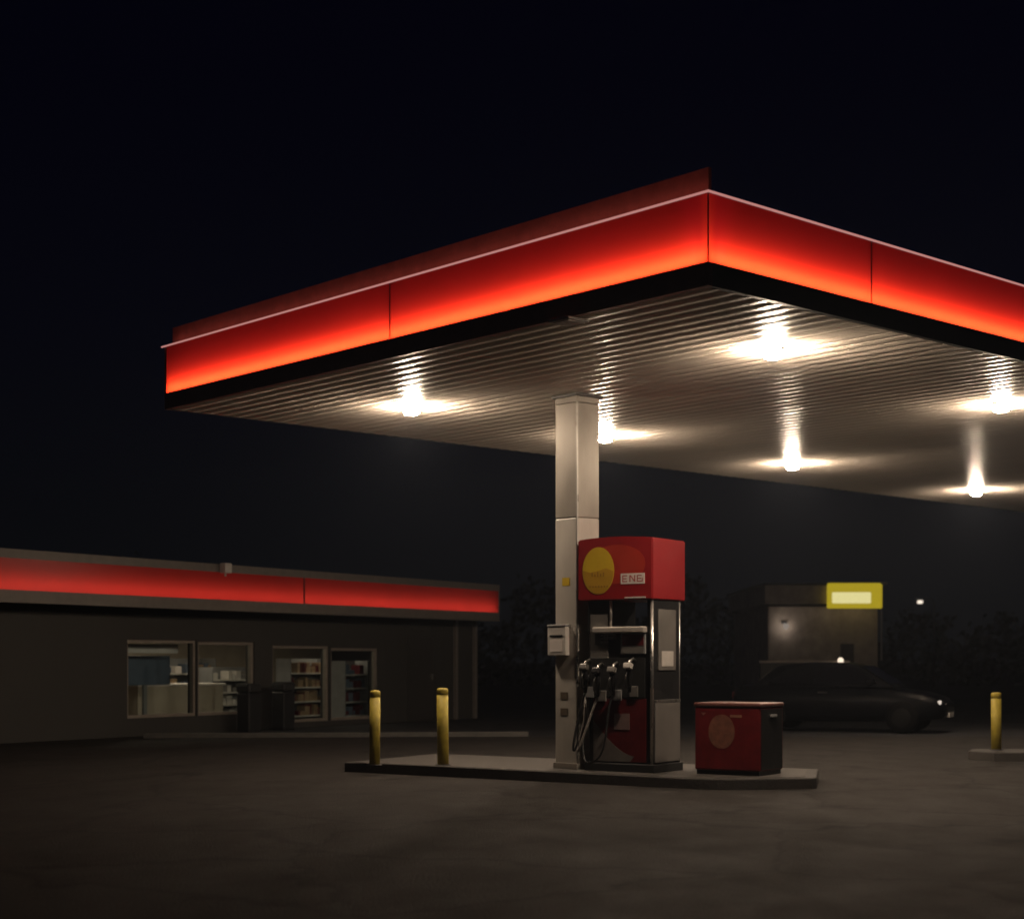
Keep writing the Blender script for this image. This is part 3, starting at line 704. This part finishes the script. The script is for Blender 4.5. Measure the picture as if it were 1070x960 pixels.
# low boundary wall with end lamp
bw = far(795, 690, 46); be = far(886, 690, 46)
t = empty('boundary_wall', (bw.x, 46, 0)); tag(t, 'low dark wall before the building across the road', 'wall')
MB().box(0, be.x-bw.x, 0, .3, 0, bw.z-.06).build('wall', M['store_wall'], t)
MB().box(-.05, be.x-bw.x+.05, -.06, .36, bw.z-.0595, bw.z, bev=.01).build('coping', M['brick'], t)
pl = far(878, 690, 45.8); t = empty('globe_lamp', (pl.x, 45.75, 0)); tag(t, 'small bright globe lamp at the right end of the low boundary wall', 'lamp')
MB().tube([(0, 0, 0), (0, 0, pl.z-.12)], .035, 10).build('post', M['black'], t)
MB().lathe([(.03, -.12), (.08, -.06), (.085, .02), (.06, .07), (.02, .09)], 16, c=(0, 0, pl.z)).build('globe', M['lamp_dim'], t)
# distant street lamp
DS = 95.0; s1 = far(962, 630, DS); t = empty('street_lamp', (s1.x+.8, DS, 0)); tag(t, 'distant street lamp, a tiny point of light right of the yellow sign', 'street lamp')
MB().tube([(0, 0, 0), (0, 0, s1.z), (-.15, 0, s1.z+.25), (-.5, 0, s1.z+.3)], [.07, .05, .04, .04], 8).build('pole', M['trim_dark'], t)
MB().box(-1.1, -.5, -.12, .12, s1.z+.17, s1.z+.32, bev=.04).build('lamp_head', M['black'], t)
MB().box(-.98, -.70, -.13, .09, s1.z-.02, s1.z+.165, bev=.02).build('lens', emis('street_lens', (1, .85, .7), 1.2), t)

# ------------------------------------------------------------------ parked car
cp = far(882, 764, 33.5); ca = R(-24)
car = empty('parked_car', (cp.x, 33.5, 0), ca)
tag(car, 'dark car parked in the gloom behind the red cabinet, nose to the right', 'car')
bm = bmesh.new()
# stations along x (rear -2.2 .. nose 2.15): (x, half width, sill z, belt z, hood/roof side)
st = [(-2.18, .74, .42, .86), (-2.05, .82, .30, .95), (-1.5, .86, .24, .97), (0, .88, .22, .93), (1.0, .87, .24, .90), (1.7, .84, .26, .80), (2.05, .76, .30, .70), (2.17, .62, .38, .60)]
rings = []
for x, hw, z0, z1 in st:
    ring = [(-hw*.92, z0), (-hw, z0+.15), (-hw, (z0+z1)/2+.05), (-hw*.94, z1-.03), (-hw*.8, z1+.0), (-hw*.4, z1+.035), (hw*.4, z1+.035), (hw*.8, z1), (hw*.94, z1-.03), (hw, (z0+z1)/2+.05), (hw, z0+.15), (hw*.92, z0)]
    rings.append([bm.verts.new((x, y, z)) for y, z in ring])
for i in range(len(rings)-1):
    for k_ in range(12):
        f = bm.faces.new((rings[i][k_], rings[i+1][k_], rings[i+1][(k_+1) % 12], rings[i][(k_+1) % 12])); f.smooth = True
bm.faces.new(rings[0]); bm.faces.new(rings[-1][::-1])
s_ = MB(); s_.bm.free(); s_.bm = bm; s_.build('body', M['car'], car)
# cabin
cabp = [(-1.75, .95), (-1.25, 1.36), (-.6, 1.44), (.1, 1.43), (.45, 1.36), (1.15, .93)]
bm = bmesh.new(); lv = []
for sgn in (-1, 1):
    lv.append([bm.verts.new((x, sgn*(.80 if z < 1 else .60), z)) for x, z in cabp])
for i in range(len(cabp)-1): bm.faces.new((lv[0][i], lv[0][i+1], lv[1][i+1], lv[1][i]))
bm.faces.new(lv[0][::-1]); bm.faces.new(lv[1])
bmesh.ops.bevel(bm, geom=list(bm.edges), offset=.03, segments=2, affect='EDGES')
s_ = MB(); s_.bm.free(); s_.bm = bm; s_.build('cabin', M['car'], car)
for sgn in (-1, 1):
    def sd(x, z): return Vector((x, sgn*((.80-(z-.95)*.20/.42)+.006), z))
    for q in ([(-1.42, 1.0), (-1.12, 1.31), (-.55, 1.36), (-.55, 1.0)], [(-.47, 1.0), (-.47, 1.36), (.12, 1.36), (.40, 1.29), (.86, 1.0)]):
        bm = bmesh.new(); vv = [bm.verts.new(sd(x, z)) for x, z in q]; f = bm.faces.new(vv)
        r_ = bmesh.ops.extrude_face_region(bm, geom=[f]); [setattr(v, 'co', v.co+Vector((0, sgn*.006, 0))) for v in r_['geom'] if isinstance(v, bmesh.types.BMVert)]
        s_ = MB(); s_.bm.free(); s_.bm = bm; s_.build('side_window', M['car_glass'], car)
    MB().box(.62, .80, sgn*.86-.07, sgn*.86+.07, .98, 1.10, bev=.03).build('mirror', M['car'], car)
    MB().box(-.35, -.15, sgn*.885-.012, sgn*.885+.012, .80, .835, bev=.005).build('door_handle', M['chrome'], car)
    for x in (-1.35, 1.35):
        y = sgn*.80
        ty = MB().lathe([(.20, -.10), (.30, -.10), (.325, -.06), (.325, .06), (.30, .10), (.20, .10)], 28, c=(x, y, .325), axis='y').build('wheel', M['tyre'], car)
        MB().lathe([(.05, .108), (.19, .104), (.205, .101)] if sgn > 0 else [(.205, -.101), (.19, -.104), (.05, -.108)], 20, c=(x, y, .325), axis='y').build('rim', M['rim'], ty)
def quad(name, pts, m, th=(.008, 0, .006)):
    bm = bmesh.new(); f = bm.faces.new([bm.verts.new(p) for p in pts]); r_ = bmesh.ops.extrude_face_region(bm, geom=[f])
    for v in r_['geom']:
        if isinstance(v, bmesh.types.BMVert): v.co += Vector(th)
    s_ = MB(); s_.bm.free(); s_.bm = bm; return s_.build(name, m, car)
quad('windscreen', [(.52, -.56, 1.34), (.52, .56, 1.34), (1.08, .70, .985), (1.08, -.70, .985)], M['car_glass'], (.012, 0, .02))
quad('rear_window', [(-1.32, -.56, 1.32), (-1.32, .56, 1.32), (-1.67, .68, 1.03), (-1.67, -.68, 1.03)], M['car_glass'], (-.02, 0, .014))
for sgn in (-1, 1):
    MB().box(1.94, 2.10, sgn*.60-.13, sgn*.60+.13, .58, .67, bev=.03).build('headlight', M['headlamp'] if sgn < 0 else M['chrome'], car)
    MB().box(-2.22, -2.14, sgn*.58-.14, sgn*.58+.14, .68, .82, bev=.02).build('tail_lamp', M['tail'], car)
MB().box(2.08, 2.19, -.42, .42, .44, .58, bev=.02).build('grille', M['black_dull'], car)
MB().box(2.06, 2.20, -.56, .56, .585, .605, bev=.004).build('trim', M['chrome'], car)
MB().box(2.10, 2.205, -.26, .26, .32, .42, bev=.004).build('number_plate', M['white_plastic'], car)

# ------------------------------------------------------------------ night haze
hz = bpy.data.materials.new('haze'); hz.use_nodes = True; N = hz.node_tree.nodes; N.remove(N['Principled BSDF'])
pv = N.new('ShaderNodeVolumePrincipled'); pv.inputs['Density'].default_value = .0007; pv.inputs['Color'].default_value = (.72, .82, 1, 1); pv.inputs['Anisotropy'].default_value = .5
hz.node_tree.links.new(pv.outputs[0], N['Material Output'].inputs['Volume'])
ho = MB().box(-60, 70, -20, 110, -2, 14).build('haze', hz); tag(ho, kind='stuff')

# added belt of trees, unseen: one dark mass that breaks up the hard horizon
rnd = random.Random(3); bm = bmesh.new()
for i in range(21000):
    x = rnd.uniform(-58, 68)
    top = 4.2+1.6*math.sin(x*.21)+1.1*math.sin(x*.53+1)+.8*math.sin(x*1.3)+.5*math.sin(x*2.9)
    z = rnd.random()**.8*top; y = 100+rnd.uniform(-2, 2)
    c = Vector((x+rnd.gauss(0, .25), y, max(.05, z+rnd.gauss(0, .18)))); q = rnd.uniform(.14, .34)
    a = Vector((rnd.gauss(0, 1), rnd.gauss(0, 1), rnd.gauss(0, 1))).normalized(); b = a.orthogonal().normalized(); d_ = a.cross(b)
    bm.faces.new([bm.verts.new(c+b*q), bm.verts.new(c+d_*q*.6), bm.verts.new(c-b*q), bm.verts.new(c-d_*q*.6)])
me = bpy.data.meshes.new('added_trees'); bm.to_mesh(me); bm.free(); me.materials.append(mat('night_foliage', (.02, .022, .014), .95, spec=.02))
tag(link(bpy.data.objects.new('added_trees', me)), 'added dark belt of trees that breaks up the horizon behind the station', 'trees', kind='stuff')
